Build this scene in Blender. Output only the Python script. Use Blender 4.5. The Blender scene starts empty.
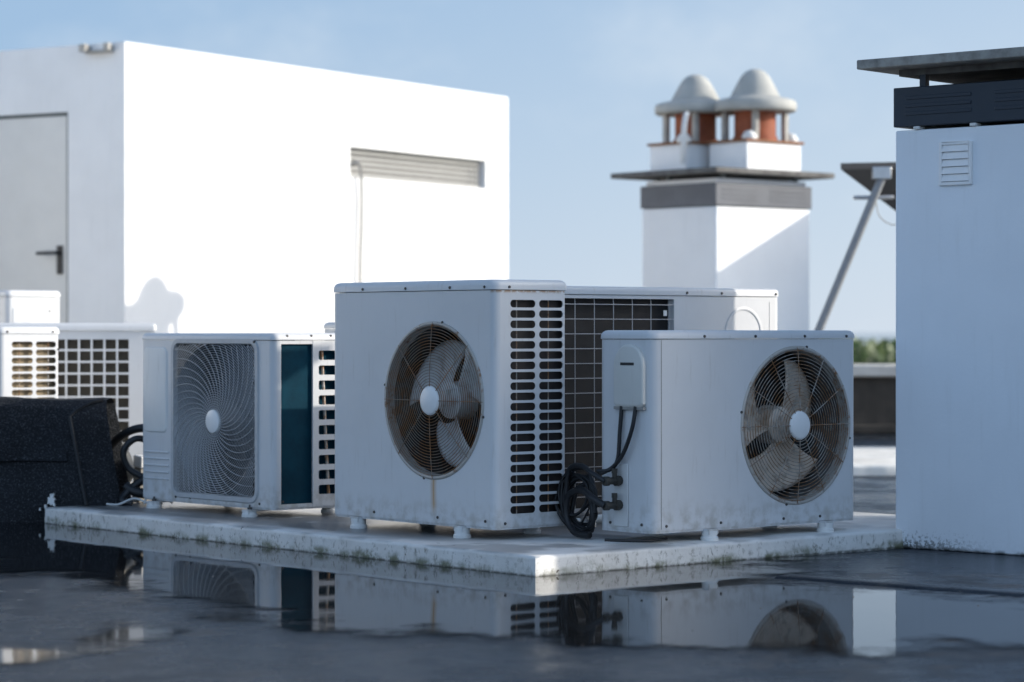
import bpy, bmesh, math, random
from mathutils import Vector, Matrix
from mathutils.geometry import tessellate_polygon
R = math.radians
rnd = random.Random(7)
scene = bpy.context.scene
COL = scene.collection
PI = math.pi

# ------------------------------------------------------------------ frames
TH = R(40.6)                                   # heading of the equipment slab
BV = Vector((math.cos(TH), math.sin(TH), 0)); AV = Vector((-math.sin(TH), math.cos(TH), 0))
ORI = Vector((0.0716, 8.0051, 0))              # near corner of the slab
SLAB = 0.067
def at(p, q, z=0.0):
    return ORI + BV*p + AV*q + Vector((0, 0, z))

# ------------------------------------------------------------------ node helpers
class NT:
    def __init__(self, name):
        m = bpy.data.materials.new(name); m.use_nodes = True
        self.m = m; self.t = m.node_tree; self.t.nodes.clear()
        self.out = self.n('ShaderNodeOutputMaterial')
        self.b = self.n('ShaderNodeBsdfPrincipled')
        self.l(self.b.outputs[0], self.out.inputs[0])
        self.tc = self.n('ShaderNodeTexCoord')
        self.co = self.tc.outputs['Object']
    def n(self, k, **kw):
        nd = self.t.nodes.new(k)
        for a, v in kw.items(): setattr(nd, a, v)
        return nd
    def l(self, a, b): self.t.links.new(a, b)
    def set(self, sock, v):
        if hasattr(v, 'is_linked') or hasattr(v, 'links'): self.l(v, sock)
        else: sock.default_value = v
    def math(self, op, a, b=None, c=None, clamp=False):
        nd = self.n('ShaderNodeMath', operation=op, use_clamp=clamp)
        for i, v in enumerate((a, b, c)):
            if v is not None: self.set(nd.inputs[i], v)
        return nd.outputs[0]
    def map(self, scale=(1, 1, 1), loc=(0, 0, 0), rot=(0, 0, 0), src=None):
        nd = self.n('ShaderNodeMapping'); self.l(src or self.co, nd.inputs[0])
        nd.inputs['Scale'].default_value = scale; nd.inputs['Location'].default_value = loc
        nd.inputs['Rotation'].default_value = rot
        return nd.outputs[0]
    def noise(self, s, det=4, rough=.55, vec=None, dist=0):
        nd = self.n('ShaderNodeTexNoise'); self.l(vec or self.co, nd.inputs['Vector'])
        nd.inputs['Scale'].default_value = s; nd.inputs['Detail'].default_value = det
        nd.inputs['Roughness'].default_value = rough; nd.inputs['Distortion'].default_value = dist
        return nd.outputs['Fac']
    def ramp(self, v, a, b, smooth=True):
        nd = self.n('ShaderNodeMapRange', interpolation_type='SMOOTHSTEP' if smooth else 'LINEAR')
        self.l(v, nd.inputs[0]); nd.inputs[1].default_value = a; nd.inputs[2].default_value = b
        return nd.outputs[0]
    def mix(self, f, a, b):
        nd = self.n('ShaderNodeMix', data_type='RGBA'); self.set(nd.inputs[0], f)
        for s, v in ((nd.inputs[6], a), (nd.inputs[7], b)):
            if isinstance(v, (tuple, list)): s.default_value = (*v[:3], 1)
            else: self.l(v, s)
        return nd.outputs[2]
    def xyz(self, src=None):
        nd = self.n('ShaderNodeSeparateXYZ'); self.l(src or self.co, nd.inputs[0]); return nd.outputs
    def bump(self, h, s=.2, d=.01):
        nd = self.n('ShaderNodeBump'); self.l(h, nd.inputs['Height'])
        nd.inputs['Strength'].default_value = s; nd.inputs['Distance'].default_value = d
        self.l(nd.outputs[0], self.b.inputs['Normal'])
    def color(self, v):
        s = self.b.inputs['Base Color']
        if isinstance(v, (tuple, list)): s.default_value = (*v[:3], 1)
        else: self.l(v, s)
    def rough(self, v): self.set(self.b.inputs['Roughness'], v)

def plain(name, col, rough=.5, metal=0, var=.12, scale=20, bump=0):
    t = NT(name); n = t.noise(scale)
    d = tuple(c*(1-var*1.6) for c in col); e = tuple(min(1, c*(1+var)) for c in col)
    t.color(t.mix(n, d, e)); t.rough(rough); t.b.inputs['Metallic'].default_value = metal
    if bump: t.bump(n, bump, .004)
    return t.m

def painted(name, col, rough=.38, dirt=.35, dirtcol=(.30, .27, .22), drip=None, rusttop=None, grime_z=None):
    t = NT(name)
    n1 = t.noise(3.5, 5); n2 = t.noise(60, 3)
    st = t.noise(9, 4, .6, t.map((6, 6, .7)))
    c = t.mix(t.ramp(n1, .35, .8), col, tuple(x*.93 for x in col))
    c = t.mix(t.math('MULTIPLY', t.ramp(st, .56, .85), dirt), c, dirtcol)
    sp = t.ramp(t.noise(140, 2), .74, .80)
    c = t.mix(t.math('MULTIPLY', sp, .35*min(1, dirt*2)), c, (.12, .1, .08))
    x, y, z = t.xyz()
    if grime_z:                                            # splash dirt along the foot of the panel
        g = t.math('MULTIPLY', t.ramp(z, grime_z[0]+grime_z[1], grime_z[0]), t.ramp(t.noise(25, 5), .38, .7))
        c = t.mix(t.math('MULTIPLY', g, .55), c, dirtcol)
    if drip:                                               # a rust run below the fan guard
        px, z0, z1 = drip
        wob = t.math('MULTIPLY', t.math('SUBTRACT', t.noise(14, 2, .5, t.map((0, 0, 1))), .5), .012)
        dx = t.math('ABSOLUTE', t.math('SUBTRACT', t.math('ADD', x, wob), px))
        fade = t.math('MULTIPLY', t.ramp(z, z0, z0+.05), t.math('SUBTRACT', 1, t.ramp(z, z1, z1+.01)))
        core = t.math('MULTIPLY', t.ramp(dx, .0075, .001), fade)
        halo = t.math('MULTIPLY', t.math('MULTIPLY', t.ramp(dx, .024, .0), fade), .6)
        front = t.ramp(y, .05, .03)
        c = t.mix(t.math('MULTIPLY', t.math('MAXIMUM', t.math('MULTIPLY', core, .85), halo), front), c, (.42, .23, .07))
    if rusttop:                                            # rust creeping along the top of the vent panel
        z0, xx = rusttop
        m = t.math('MULTIPLY', t.ramp(z, z0-.014, z0-.002), t.ramp(t.noise(45, 4), .36, .55))
        m = t.math('MULTIPLY', m, t.ramp(x, xx-.02, xx-.01))
        c = t.mix(t.math('MULTIPLY', m, .9), c, (.30, .15, .05))
    t.color(c); t.rough(t.math('ADD', t.math('MULTIPLY', n1, .15), rough-.07))
    t.bump(n2, .06, .002)
    return t.m

M = {}
WHITE = (.62, .625, .63)
M['paint'] = painted('white_enamel', WHITE, grime_z=(.045, .12))
M['paint_front'] = painted('white_enamel_rusted', WHITE, drip=(.127, .06, .192), rusttop=(.826, .44), grime_z=(.045, .1))
M['paint_grey'] = painted('grey_enamel', (.60, .60, .59), dirt=.25)
M['plastic'] = painted('white_plastic', (.72, .72, .70), .45, .3)
M['cover'] = painted('service_cover_plastic', (.62, .61, .57), .5, .3)
M['cap'] = plain('hub_cap_white', (.78, .78, .77), .4, 0, .04, 30)
M['rubber'] = plain('black_rubber', (.012, .013, .015), .5, 0, .3, 40)
M['screw'] = plain('screw_steel', (.10, .095, .09), .45, .8, .2, 60)
M['alu'] = plain('aluminium', (.5, .51, .52), .4, .9, .1, 30)
M['galv'] = plain('galvanised_pole', (.26, .27, .28), .55, .2, .15, 30)
M['brass'] = plain('valve_brass', (.055, .05, .042), .5, .4, .3, 50)
M['foot'] = plain('white_foot_block', (.70, .70, .68), .6, 0, .12, 50)
M['lip'] = plain('fan_lip', (.30, .29, .27), .5, 0, .3, 25)
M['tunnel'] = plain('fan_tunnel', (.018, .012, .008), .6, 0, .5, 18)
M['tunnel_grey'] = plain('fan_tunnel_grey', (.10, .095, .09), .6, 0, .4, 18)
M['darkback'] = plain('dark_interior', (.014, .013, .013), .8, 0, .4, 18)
M['louvre_white'] = plain('louvre_white', (.40, .40, .385), .5, 0, .1, 10)
M['bandmetal'] = plain('anthracite_sheet', (.011, .021, .037), .42, .1, .25, 6)
M['bandpale'] = plain('grey_band_sheet', (.082, .092, .112), .45, .1, .25, 6)
M['door'] = plain('grey_door', (.70, .69, .66), .45, 0, .06, 5)
M['doorframe'] = plain('door_frame_green', (.10, .12, .12), .5, 0, .2, 12)
M['black'] = plain('black_plastic', (.015, .015, .017), .4, 0, .2, 20)
M['clay'] = plain('clay_flue', (.32, .085, .035), .75, 0, .45, 14, .3)
M['rust'] = plain('rusty_edge', (.26, .11, .045), .8, 0, .5, 22, .4)
M['cowl'] = plain('cowl_cement', (.43, .43, .40), .8, 0, .22, 9, .35)
M['stone'] = plain('broken_concrete', (.34, .32, .28), .9, 0, .35, 30, .6)
M['solar'] = plain('panel_back', (.008, .009, .012), .5, 0, .3, 9)
M['cellglass'] = plain('panel_glass', (.008, .012, .03), .12, 0, .2, 9)
M['bark'] = plain('bark', (.06, .045, .03), .9, 0, .3, 30)
M['conduit'] = plain('white_conduit', (.36, .35, .33), .6, 0, .08, 15)

def fan_mat(name, a, b):
    t = NT(name); n = t.noise(9, 5); s = t.noise(30, 4)
    x, y, z = t.xyz()
    c = t.mix(t.ramp(n, .35, .7), a, b)
    c = t.mix(t.math('MULTIPLY', t.ramp(s, .5, .72), .55), c, (.10, .075, .05))
    t.color(c); t.rough(.5); return t.m
M['fan'] = fan_mat('fan_blade_grey', (.62, .61, .60), (.48, .46, .44))
M['fan_dusty'] = fan_mat('fan_blade_dusty', (.70, .59, .49), (.52, .42, .33))
def wire_mat(name, base, rust, lo):
    t = NT(name); n = t.noise(22, 5, .7)
    t.color(t.mix(t.ramp(n, lo, lo+.16), base, rust)); t.rough(.55); t.b.inputs['Metallic'].default_value = .3
    return t.m
M['wire'] = wire_mat('guard_wire_dark', (.24, .20, .16), (.26, .12, .045), .42)
M['wire_pale'] = wire_mat('guard_wire_pale', (.36, .34, .31), (.24, .12, .05), .42)
M['rim'] = wire_mat('rusty_rim', (.42, .40, .37), (.22, .11, .05), .53)
M['wire_grey'] = wire_mat('coil_guard_wire', (.46, .46, .47), (.28, .2, .14), .62)
M['grille'] = plain('grille_plastic', (.46, .47, .48), .45, 0, .12, 20)

def coil_mat(name, a, b):
    t = NT(name)
    w = t.n('ShaderNodeTexWave', wave_type='BANDS', bands_direction='Z'); t.l(t.co, w.inputs[0])
    w.inputs['Scale'].default_value = 130; w.inputs['Distortion'].default_value = .4
    n = t.noise(12, 5, .65)
    c = t.mix(t.ramp(n, .3, .7), a, b)
    c = t.mix(t.math('MULTIPLY', w.outputs['Fac'], .5), c, tuple(x*.4 for x in a))
    t.color(c); t.rough(.55); t.b.inputs['Metallic'].default_value = .3
    t.bump(w.outputs['Fac'], .4, .002); return t.m
M['coil'] = coil_mat('coil_brown', (.060, .048, .042), (.030, .026, .025))
M['coil_tan'] = coil_mat('coil_tan', (.34, .26, .15), (.20, .15, .09))
M['coil_teal'] = coil_mat('coil_teal', (.003, .050, .082), (.002, .032, .055))
for nd in M['coil_teal'].node_tree.nodes:
    if nd.type == 'BSDF_PRINCIPLED': nd.inputs['Metallic'].default_value = 0; nd.inputs['Specular IOR Level'].default_value = .12; nd.inputs['Roughness'].default_value = .8

def wall_mat(name, col, mould=0, weep=.12):
    t = NT(name); x, y, z = t.xyz()
    n = t.noise(2.2, 5); st = t.noise(6, 5, .6, t.map((5, 5, .5)))
    f = t.noise(90, 3)
    c = t.mix(t.ramp(n, .3, .75), col, tuple(v*.93 for v in col))
    c = t.mix(t.math('MULTIPLY', t.ramp(st, .52, .85), weep), c, (.36, .36, .33))
    if mould:
        band = t.ramp(z, mould, .0)
        spk = t.ramp(t.math('ADD', t.noise(75, 4, .72), t.math('MULTIPLY', t.math('MULTIPLY', band, band), .22)), .60, .76)
        near = t.ramp(t.math('ABSOLUTE', t.math('ADD', y, .06)), .36, .03)
        m = t.math('MULTIPLY', t.math('MULTIPLY', spk, band), t.math('ADD', t.math('MULTIPLY', near, .8), .04))
        c = t.mix(m, c, (.030, .034, .022))
        edge = t.math('MULTIPLY', t.ramp(z, .018, .004), t.ramp(t.noise(16, 4), .35, .6))
        c = t.mix(t.math('MULTIPLY', edge, .8), c, (.05, .05, .045))
    t.color(c); t.rough(.75); t.bump(t.math('ADD', n, t.math('MULTIPLY', f, .35)), .18, .006)
    return t.m
M['render'] = wall_mat('white_render', (.85, .85, .845), 0, .13)
M['render_tower'] = wall_mat('white_render_mouldy', (.81, .85, .89), .12)

def concrete(name, col, dark, s=10):
    t = NT(name); n = t.noise(s, 6, .65); f = t.noise(s*9, 3)
    st = t.noise(s*.8, 5, .6, t.map((1, 1, .25)))
    c = t.mix(t.ramp(n, .35, .7), col, dark)
    c = t.mix(t.math('MULTIPLY', t.ramp(st, .5, .7), .5), c, tuple(v*.45 for v in dark))
    t.color(c); t.rough(.85); t.bump(t.math('ADD', n, t.math('MULTIPLY', f, .5)), .4, .006); return t.m
M['conc_dark'] = concrete('weathered_concrete', (.16, .155, .145), (.085, .08, .075))
M['conc_grey'] = concrete('grey_concrete', (.34, .33, .30), (.20, .19, .175), 14)
M['conc_light'] = concrete('pale_concrete', (.48, .46, .42), (.34, .32, .29), 6)
M['whiteconc'] = concrete('whitewashed_concrete', (.80, .78, .73), (.66, .64, .59), 5)
M['conc_wall'] = concrete('dark_parapet', (.095, .082, .068), (.055, .048, .042), 4)

def slab_mat():
    t = NT('white_painted_slab'); x, y, z = t.xyz()
    n = t.noise(5, 6, .65); n2 = t.noise(26, 5, .65); n3 = t.noise(70, 4, .6)
    c = t.mix(t.ramp(n, .3, .75), (.74, .73, .70), (.62, .60, .565))
    c = t.mix(t.math('MULTIPLY', t.ramp(n2, .55, .78), .32), c, (.30, .29, .26))
    side = t.ramp(z, .064, .050)
    scuff = t.math('MULTIPLY', t.math('MULTIPLY', side, t.ramp(t.noise(2.3, 4), .30, .56)), t.ramp(t.noise(48, 6, .75, t.map((1, 1, .6))), .52, .64))
    c = t.mix(t.math('MULTIPLY', scuff, .72), c, (.15, .14, .11))
    low = t.ramp(t.math('ADD', z, t.math('MULTIPLY', t.noise(7, 5, .65), -.06)), .004, -.022)
    green = t.math('MULTIPLY', low, t.math('MULTIPLY', t.ramp(t.noise(11, 5, .7), .40, .60), t.ramp(t.noise(1.7, 3), .34, .54)))
    c = t.mix(t.math('MULTIPLY', green, .85), c, (.075, .085, .020))
    lowb = t.math('MULTIPLY', t.ramp(z, .012, .004), t.ramp(n2, .3, .55))
    c = t.mix(t.math('MULTIPLY', lowb, .8), c, (.025, .025, .015))
    chip = t.ramp(t.noise(18, 4, .6), .70, .72)
    c = t.mix(chip, c, (.10, .085, .07))
    # wet film on the top, plus shade under the units painted in darker
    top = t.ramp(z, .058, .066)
    inner_shade = t.math('MULTIPLY', t.ramp(y, .30, .95), t.ramp(t.math('ADD', x, t.math('MULTIPLY', t.noise(5, 4), .12)), .10, .24))
    wet = t.math('MULTIPLY', top, t.math('MAXIMUM', t.math('MULTIPLY', t.ramp(t.noise(3.2, 4, .5), .46, .58), .6), t.math('MULTIPLY', inner_shade, t.ramp(t.noise(4, 4, .6), .22, .42))))
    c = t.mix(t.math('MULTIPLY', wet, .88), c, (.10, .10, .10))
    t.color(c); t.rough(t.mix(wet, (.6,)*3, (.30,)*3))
    h = t.math('ADD', t.math('MULTIPLY', n2, .5), t.math('MULTIPLY', n3, .3))
    nd = t.n('ShaderNodeBump'); t.l(h, nd.inputs['Height']); nd.inputs['Distance'].default_value = .006
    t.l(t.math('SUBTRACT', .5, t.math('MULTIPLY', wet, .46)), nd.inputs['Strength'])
    t.l(nd.outputs[0], t.b.inputs['Normal'])
    return t.m
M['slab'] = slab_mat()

def felt_mat():
    t = NT('mineral_felt')
    g = t.noise(150, 3, .7); n = t.noise(5, 5); v = t.n('ShaderNodeTexVoronoi'); t.l(t.co, v.inputs[0]); v.inputs['Scale'].default_value = 170
    c = t.mix(t.ramp(n, .3, .75), (.014, .016, .019), (.008, .009, .011))
    c = t.mix(t.math('MULTIPLY', t.ramp(g, .50, .68), .75), c, (.075, .08, .088))
    t.color(c); t.rough(.8); t.b.inputs['Specular IOR Level'].default_value = .2; t.bump(t.math('ADD', g, v.outputs['Distance']), .7, .003)
    return t.m
M['felt'] = felt_mat()
M['felt_wet'] = plain('wet_felt_skirt', (.007, .008, .010), .55, 0, .4, 60, .5)

def roof_mat():
    t = NT('wet_bitumen_roof')
    big = t.noise(.9, 5, .6); mid = t.noise(6, 5, .6); g = t.noise(210, 3, .7); gg = t.noise(90, 3, .6)
    c = t.mix(t.ramp(big, .35, .68), (.018, .025, .036), (.012, .017, .024))
    c = t.mix(t.math('MULTIPLY', t.ramp(mid, .5, .75), .6), c, (.060, .060, .060))
    c = t.mix(t.math('MULTIPLY', t.ramp(g, .56, .72), .6), c, (.12, .12, .12))
    t.color(c)
    damp = t.ramp(t.math('ADD', t.math('MULTIPLY', big, .6), t.math('MULTIPLY', mid, .4)), .43, .57)
    t.rough(t.math('ADD', .12, t.math('MULTIPLY', damp, .28)))
    t.bump(t.math('ADD', t.math('ADD', t.math('MULTIPLY', g, .6), gg), t.math('MULTIPLY', t.noise(16, 4, .6), 1.2)), .55, .0055)
    t.b.inputs['IOR'].default_value = 1.19
    return t.m
M['roof'] = roof_mat()

def water_mat():
    t = NT('standing_water')
    t.color((.008, .009, .010)); t.b.inputs['IOR'].default_value = 1.25
    at_ = t.n('ShaderNodeAttribute', attribute_name='depth')
    n = t.noise(4, 4, .6); n2 = t.noise(38, 4, .65)
    d = t.math('ADD', at_.outputs['Fac'], t.math('ADD', t.math('MULTIPLY', t.math('SUBTRACT', n, .5), .95), t.math('MULTIPLY', t.math('SUBTRACT', n2, .5), .22)))
    a = t.ramp(d, -.11, .16)
    t.rough(t.math('ADD', .030, t.math('MULTIPLY', t.ramp(d, .26, 0.02), .045)))
    rip = t.noise(5, 2, .5, t.map((1, .45, 1)))
    t.bump(t.math('ADD', rip, t.math('MULTIPLY', t.noise(24, 3, .6), .12)), .12, .004)
    tr = t.n('ShaderNodeBsdfTransparent'); mx = t.n('ShaderNodeMixShader')
    t.l(a, mx.inputs[0]); t.l(tr.outputs[0], mx.inputs[1]); t.l(t.b.outputs[0], mx.inputs[2])
    t.l(mx.outputs[0], t.out.inputs[0])
    return t.m
M['water'] = water_mat()
def land_mat():
    t = NT('far_land'); n = t.noise(.02, 6)
    t.color(t.mix(t.ramp(n, .4, .6), (.10, .11, .05), (.22, .20, .13))); t.rough(.9); return t.m
M['land'] = land_mat()
def sea_mat():
    t = NT('sea'); t.color((.02, .05, .07)); t.rough(.12); t.bump(t.noise(.05, 4), .3, 1); return t.m
M['sea'] = sea_mat()
def leaf_mat():
    t = NT('leaves'); n = t.noise(.9, 3); n2 = t.noise(9, 3)
    c = t.mix(t.ramp(n, .35, .65), (.028, .064, .010), (.052, .098, .016)); c = t.mix(t.math('MULTIPLY', n2, .4), c, (.03, .05, .012))
    t.color(c); t.rough(.6); return t.m
M['leaf'] = leaf_mat()

# ------------------------------------------------------------------ mesh helpers
class MB:
    def __init__(self): self.bm = bmesh.new()
    def faces(self, vs, fs):
        vv = [self.bm.verts.new(v) for v in vs]
        for f in fs:
            try: self.bm.faces.new([vv[i] for i in f])
            except ValueError: pass
        return vv
    def box(self, x0, y0, z0, x1, y1, z1, mat=None):
        vs = [Vector((x, y, z)) for z in (z0, z1) for x, y in ((x0, y0), (x1, y0), (x1, y1), (x0, y1))]
        if mat: vs = [mat @ v for v in vs]
        self.faces(vs, [(0, 3, 2, 1), (4, 5, 6, 7), (0, 1, 5, 4), (1, 2, 6, 5), (2, 3, 7, 6), (3, 0, 4, 7)])
    def rings(self, loops, cap=True, close=True):
        n = len(loops[0]); vv = [[self.bm.verts.new(v) for v in lp] for lp in loops]
        for a, b in zip(vv, vv[1:]):
            for i in range(n if close else n-1):
                j = (i+1) % n
                self.bm.faces.new((a[i], a[j], b[j], b[i]))
        if cap:
            self.bm.faces.new(vv[0][::-1]); self.bm.faces.new(vv[-1])
    def tube(self, path, r, n=6, closed=False, cap=True):
        path = [Vector(p) for p in path]; m = len(path); loops = []
        T = []
        for i in range(m):
            a = path[(i-1) % m] if (closed or i) else path[0]; b = path[(i+1) % m] if (closed or i < m-1) else path[-1]
            T.append((b-a).normalized())
        u = T[0].orthogonal().normalized()
        for i in range(m):
            u = (u - T[i]*u.dot(T[i])).normalized(); w = T[i].cross(u)
            rr = r[i] if isinstance(r, (list, tuple)) else r
            loops.append([path[i] + (u*math.cos(2*PI*k/n) + w*math.sin(2*PI*k/n))*rr for k in range(n)])
        if closed: loops.append(loops[0][:])
        self.rings(loops, cap and not closed)
    def lathe(self, prof, c, axis='y', n=72, closed=False):
        # prof: (radius, distance along axis); axis y: around +y
        c = Vector(c); loops = []
        for r, d in prof:
            r = max(r, 1e-4)
            lp = []
            for k in range(n):
                a = 2*PI*k/n
                if axis == 'y': lp.append(c + Vector((r*math.cos(a), d, r*math.sin(a))))
                elif axis == 'z': lp.append(c + Vector((r*math.cos(a), r*math.sin(a), d)))
                else: lp.append(c + Vector((d, r*math.cos(a), r*math.sin(a))))
            loops.append(lp)
        self.rings(loops, cap=not closed)
    def plate(self, outline, holes, o, ux, uy, nrm, th):
        # flat sheet with holes; thickness th goes along -nrm
        o, ux, uy, nrm = map(Vector, (o, ux, uy, nrm))
        loops = [outline] + holes
        tris = tessellate_polygon([[Vector((a, b, 0)) for a, b in lp] for lp in loops])
        flat = [p for lp in loops for p in lp]
        f = [self.bm.verts.new(o + ux*a + uy*b) for a, b in flat]
        k = [self.bm.verts.new(o + ux*a + uy*b - nrm*th) for a, b in flat]
        for t in tris:
            try:
                self.bm.faces.new([f[i] for i in t]); self.bm.faces.new([k[i] for i in reversed(t)])
            except ValueError: pass
        s = 0
        for lp in loops:
            m = len(lp)
            for i in range(m):
                j = (i+1) % m
                try: self.bm.faces.new((f[s+i], f[s+j], k[s+j], k[s+i]))
                except ValueError: pass
            s += m
    def slots(self, us, zs, r, hole, o, ux, uy, nrm, th):
        # sheet cut by a grid of cells; hole(i, j) gives a loop or None; edges of the sheet are closed
        o, ux, uy, nrm = map(Vector, (o, ux, uy, nrm))
        def P(a, b, d=0): return o + ux*a + uy*b - nrm*d
        for i in range(len(us)-1):
            for j in range(len(zs)-1):
                c = rect(us[i], zs[j], us[i+1], zs[j+1]); hl = hole(i, j)
                if not hl:
                    for d in (0, th): self.faces([P(a, b, d) for a, b in c], [(0, 1, 2, 3)])
                    continue
                pts = c + hl; tris = tessellate_polygon([[Vector((a, b, 0)) for a, b in c], [Vector((a, b, 0)) for a, b in hl]])
                for d in (0, th): self.faces([P(a, b, d) for a, b in pts], [tuple(t) for t in tris])
                n = len(hl)
                self.faces([P(a, b, d) for d in (0, th) for a, b in hl], [(k, (k+1) % n, n+(k+1) % n, n+k) for k in range(n)])
    def build(self, name, mat, parent=None, angle=32, bevel=0, seg=2, merge=True):
        if merge: bmesh.ops.remove_doubles(self.bm, verts=self.bm.verts, dist=1e-5)
        bmesh.ops.recalc_face_normals(self.bm, faces=self.bm.faces)
        me = bpy.data.meshes.new(name); self.bm.to_mesh(me); self.bm.free()
        me.materials.append(mat)
        o = bpy.data.objects.new(name, me); COL.objects.link(o)
        me.polygons.foreach_set('use_smooth', [True]*len(me.polygons))
        me.set_sharp_from_angle(angle=R(angle))
        if parent: o.parent = parent
        if bevel:
            b = o.modifiers.new('bevel', 'BEVEL'); b.width = bevel; b.segments = seg; b.limit_method = 'ANGLE'; b.angle_limit = R(40)
            b.harden_normals = False
        return o

def catmull(pts, n=8):
    pts = [Vector(p) for p in pts]; P = [pts[0]] + pts + [pts[-1]]; out = []
    for i in range(1, len(P)-2):
        a, b, c, d = P[i-1:i+3]
        for k in range(n):
            t = k/n
            out.append(.5*((2*b) + (c-a)*t + (2*a-5*b+4*c-d)*t*t + (3*b-a-3*c+d)*t**3))
    out.append(pts[-1]); return out
def rrect(x0, y0, x1, y1, r, n=5):
    out = []
    for cx, cy, a0 in ((x1-r, y1-r, 0), (x0+r, y1-r, 90), (x0+r, y0+r, 180), (x1-r, y0+r, 270)):
        for k in range(n+1):
            a = R(a0+90*k/n); out.append((cx+r*math.cos(a), cy+r*math.sin(a)))
    return out
def circ(cx, cy, r, n=72): return [(cx+r*math.cos(2*PI*k/n), cy+r*math.sin(2*PI*k/n)) for k in range(n)]
def rect(x0, y0, x1, y1): return [(x0, y0), (x1, y0), (x1, y1), (x0, y1)]
def thing(name, label, cat, loc, rot=0, group=None):
    o = bpy.data.objects.new(name, None); COL.objects.link(o); o.location = loc; o.rotation_euler = (0, 0, rot)
    o.empty_display_size = .1; o['label'] = label; o['category'] = cat
    if group: o['group'] = group
    return o
def tag(o, label, cat, group=None):
    o['label'] = label; o['category'] = cat
    if group: o['group'] = group
    return o
def structure(o): o['kind'] = 'structure'; return o
def share(me, name, parent, loc, rot=(0, 0, 0)):
    o = bpy.data.objects.new(name, me); COL.objects.link(o); o.parent = parent; o.location = loc; o.rotation_euler = rot; return o

# ------------------------------------------------------------------ condenser pieces
# canonical unit: fan / coil side faces -y, width along x (centred), depth 0..D, z=0 on the slab
def screw_mesh():
    m = MB(); m.lathe([(.0001, -.0032), (.0038, -.0030), (.0048, -.0015), (.005, .004)], (0, 0, 0), 'y', 12)
    o = m.build('screw', M['screw']); me = o.data; bpy.data.objects.remove(o); return me
SCREW = screw_mesh()
def screws(root, pts):
    for x, y, z, face in pts:
        share(SCREW, 'screw', root, (x, y, z), (0, 0, {'f': 0, 'r': PI/2, 'l': -PI/2, 'b': PI}[face]))

def casing(root, mat, W, D, z0, z1, r, holes, skip=(), parts=None):
    """wrapped sheet-metal body; holes = {'f':[...], 'r':[...], 'l':[...], 'b':[...]} loops in (u, z)"""
    m = MB(); h = W/2
    for cx, cy, a0 in ((h-r, r, 270), (h-r, D-r, 0), (-h+r, D-r, 90), (-h+r, r, 180)):
        if 'r' in skip and a0 == 0: continue
        pr = [(cx+r*math.cos(R(a0+90*k/6)), cy+r*math.sin(R(a0+90*k/6))) for k in range(7)]
        pi = [(cx+(r-.002)*math.cos(R(a0+90*k/6)), cy+(r-.002)*math.sin(R(a0+90*k/6))) for k in range(7)]
        loop = pr+pi[::-1]
        m.rings([[Vector((a, b, z)) for a, b in loop] for z in (z0, z1)])
    for f in 'frlb':
        if f in skip: continue
        hs = holes.get(f, [])
        if f == 'f': m.plate(rect(-h+r, z0, h-r, z1), hs, (0, 0, 0), (1, 0, 0), (0, 0, 1), (0, -1, 0), .002)
        if f == 'b': m.plate(rect(-h+r, z0, h-r, z1), hs, (0, D, 0), (1, 0, 0), (0, 0, 1), (0, 1, 0), .002)
        if f == 'r': m.plate(rect(r, z0, D-r, z1), hs, (h, 0, 0), (0, 1, 0), (0, 0, 1), (1, 0, 0), .002)
        if f == 'l': m.plate(rect(r, z0, D-r, z1), hs, (-h, 0, 0), (0, 1, 0), (0, 0, 1), (-1, 0, 0), .002)
    return m.build('casing', mat, root, merge=False)

def lid(root, mat, W, D, z0, z1, r, over=.004, soft=.021):
    m = MB(); loops = []; h = W/2
    prof = [(z0, .004), (z0+.001, 0), (z1-soft, 0)] + [(z1-soft+soft*math.sin(R(a)), soft*(1-math.cos(R(a)))) for a in (22, 45, 67, 90)]
    for z, ins in prof:
        loops.append([Vector((x, y, z)) for x, y in rrect(-h-over+ins, -over+ins, h+over-ins, D+over-ins, max(r-ins*.6, .004), 6)])
    # faint dish so that the sheet is not dead flat
    m.rings(loops); return m.build('lid', mat, root, 25)

def tray(root, W, D, z0, z1):
    m = MB(); h = W/2
    m.rings([[Vector((x, y, z)) for x, y in rrect(-h+.004, .004, h-.004, D-.004, .02, 5)] for z in (z0, z1)])
    return m.build('base_pan', M['paint'], root)

def feet(root, xs, D, z1, out=.035):
    for x in xs:
        m = MB(); m.box(x-.022, -out, z1-.008, x+.022, D+out, z1-.002)
        m.box(x-.022, -out, z1-.02, x+.022, -out+.004, z1-.008); m.box(x-.022, D+out-.004, z1-.02, x+.022, D+out, z1-.008)
        rail = m.build('foot_rail', M['paint'], root, bevel=.0015)
        for y in (-out+.02, D+out-.02):
            b = MB(); b.lathe([(.030, 0), (.030, .010), (.026, .014), (.026, z1-.0085)], (x, y, 0), 'z', 20)
            b.build('rubber_foot', M['foot'], rail)
            if out < .025: continue
            c = MB(); c.lathe([(.009, z1-.0022), (.009, z1+.006), (.004, z1+.0065), (.004, z1+.016)], (x, y, 0), 'z', 8)
            c.build('bolt', M['screw'], rail)

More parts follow.
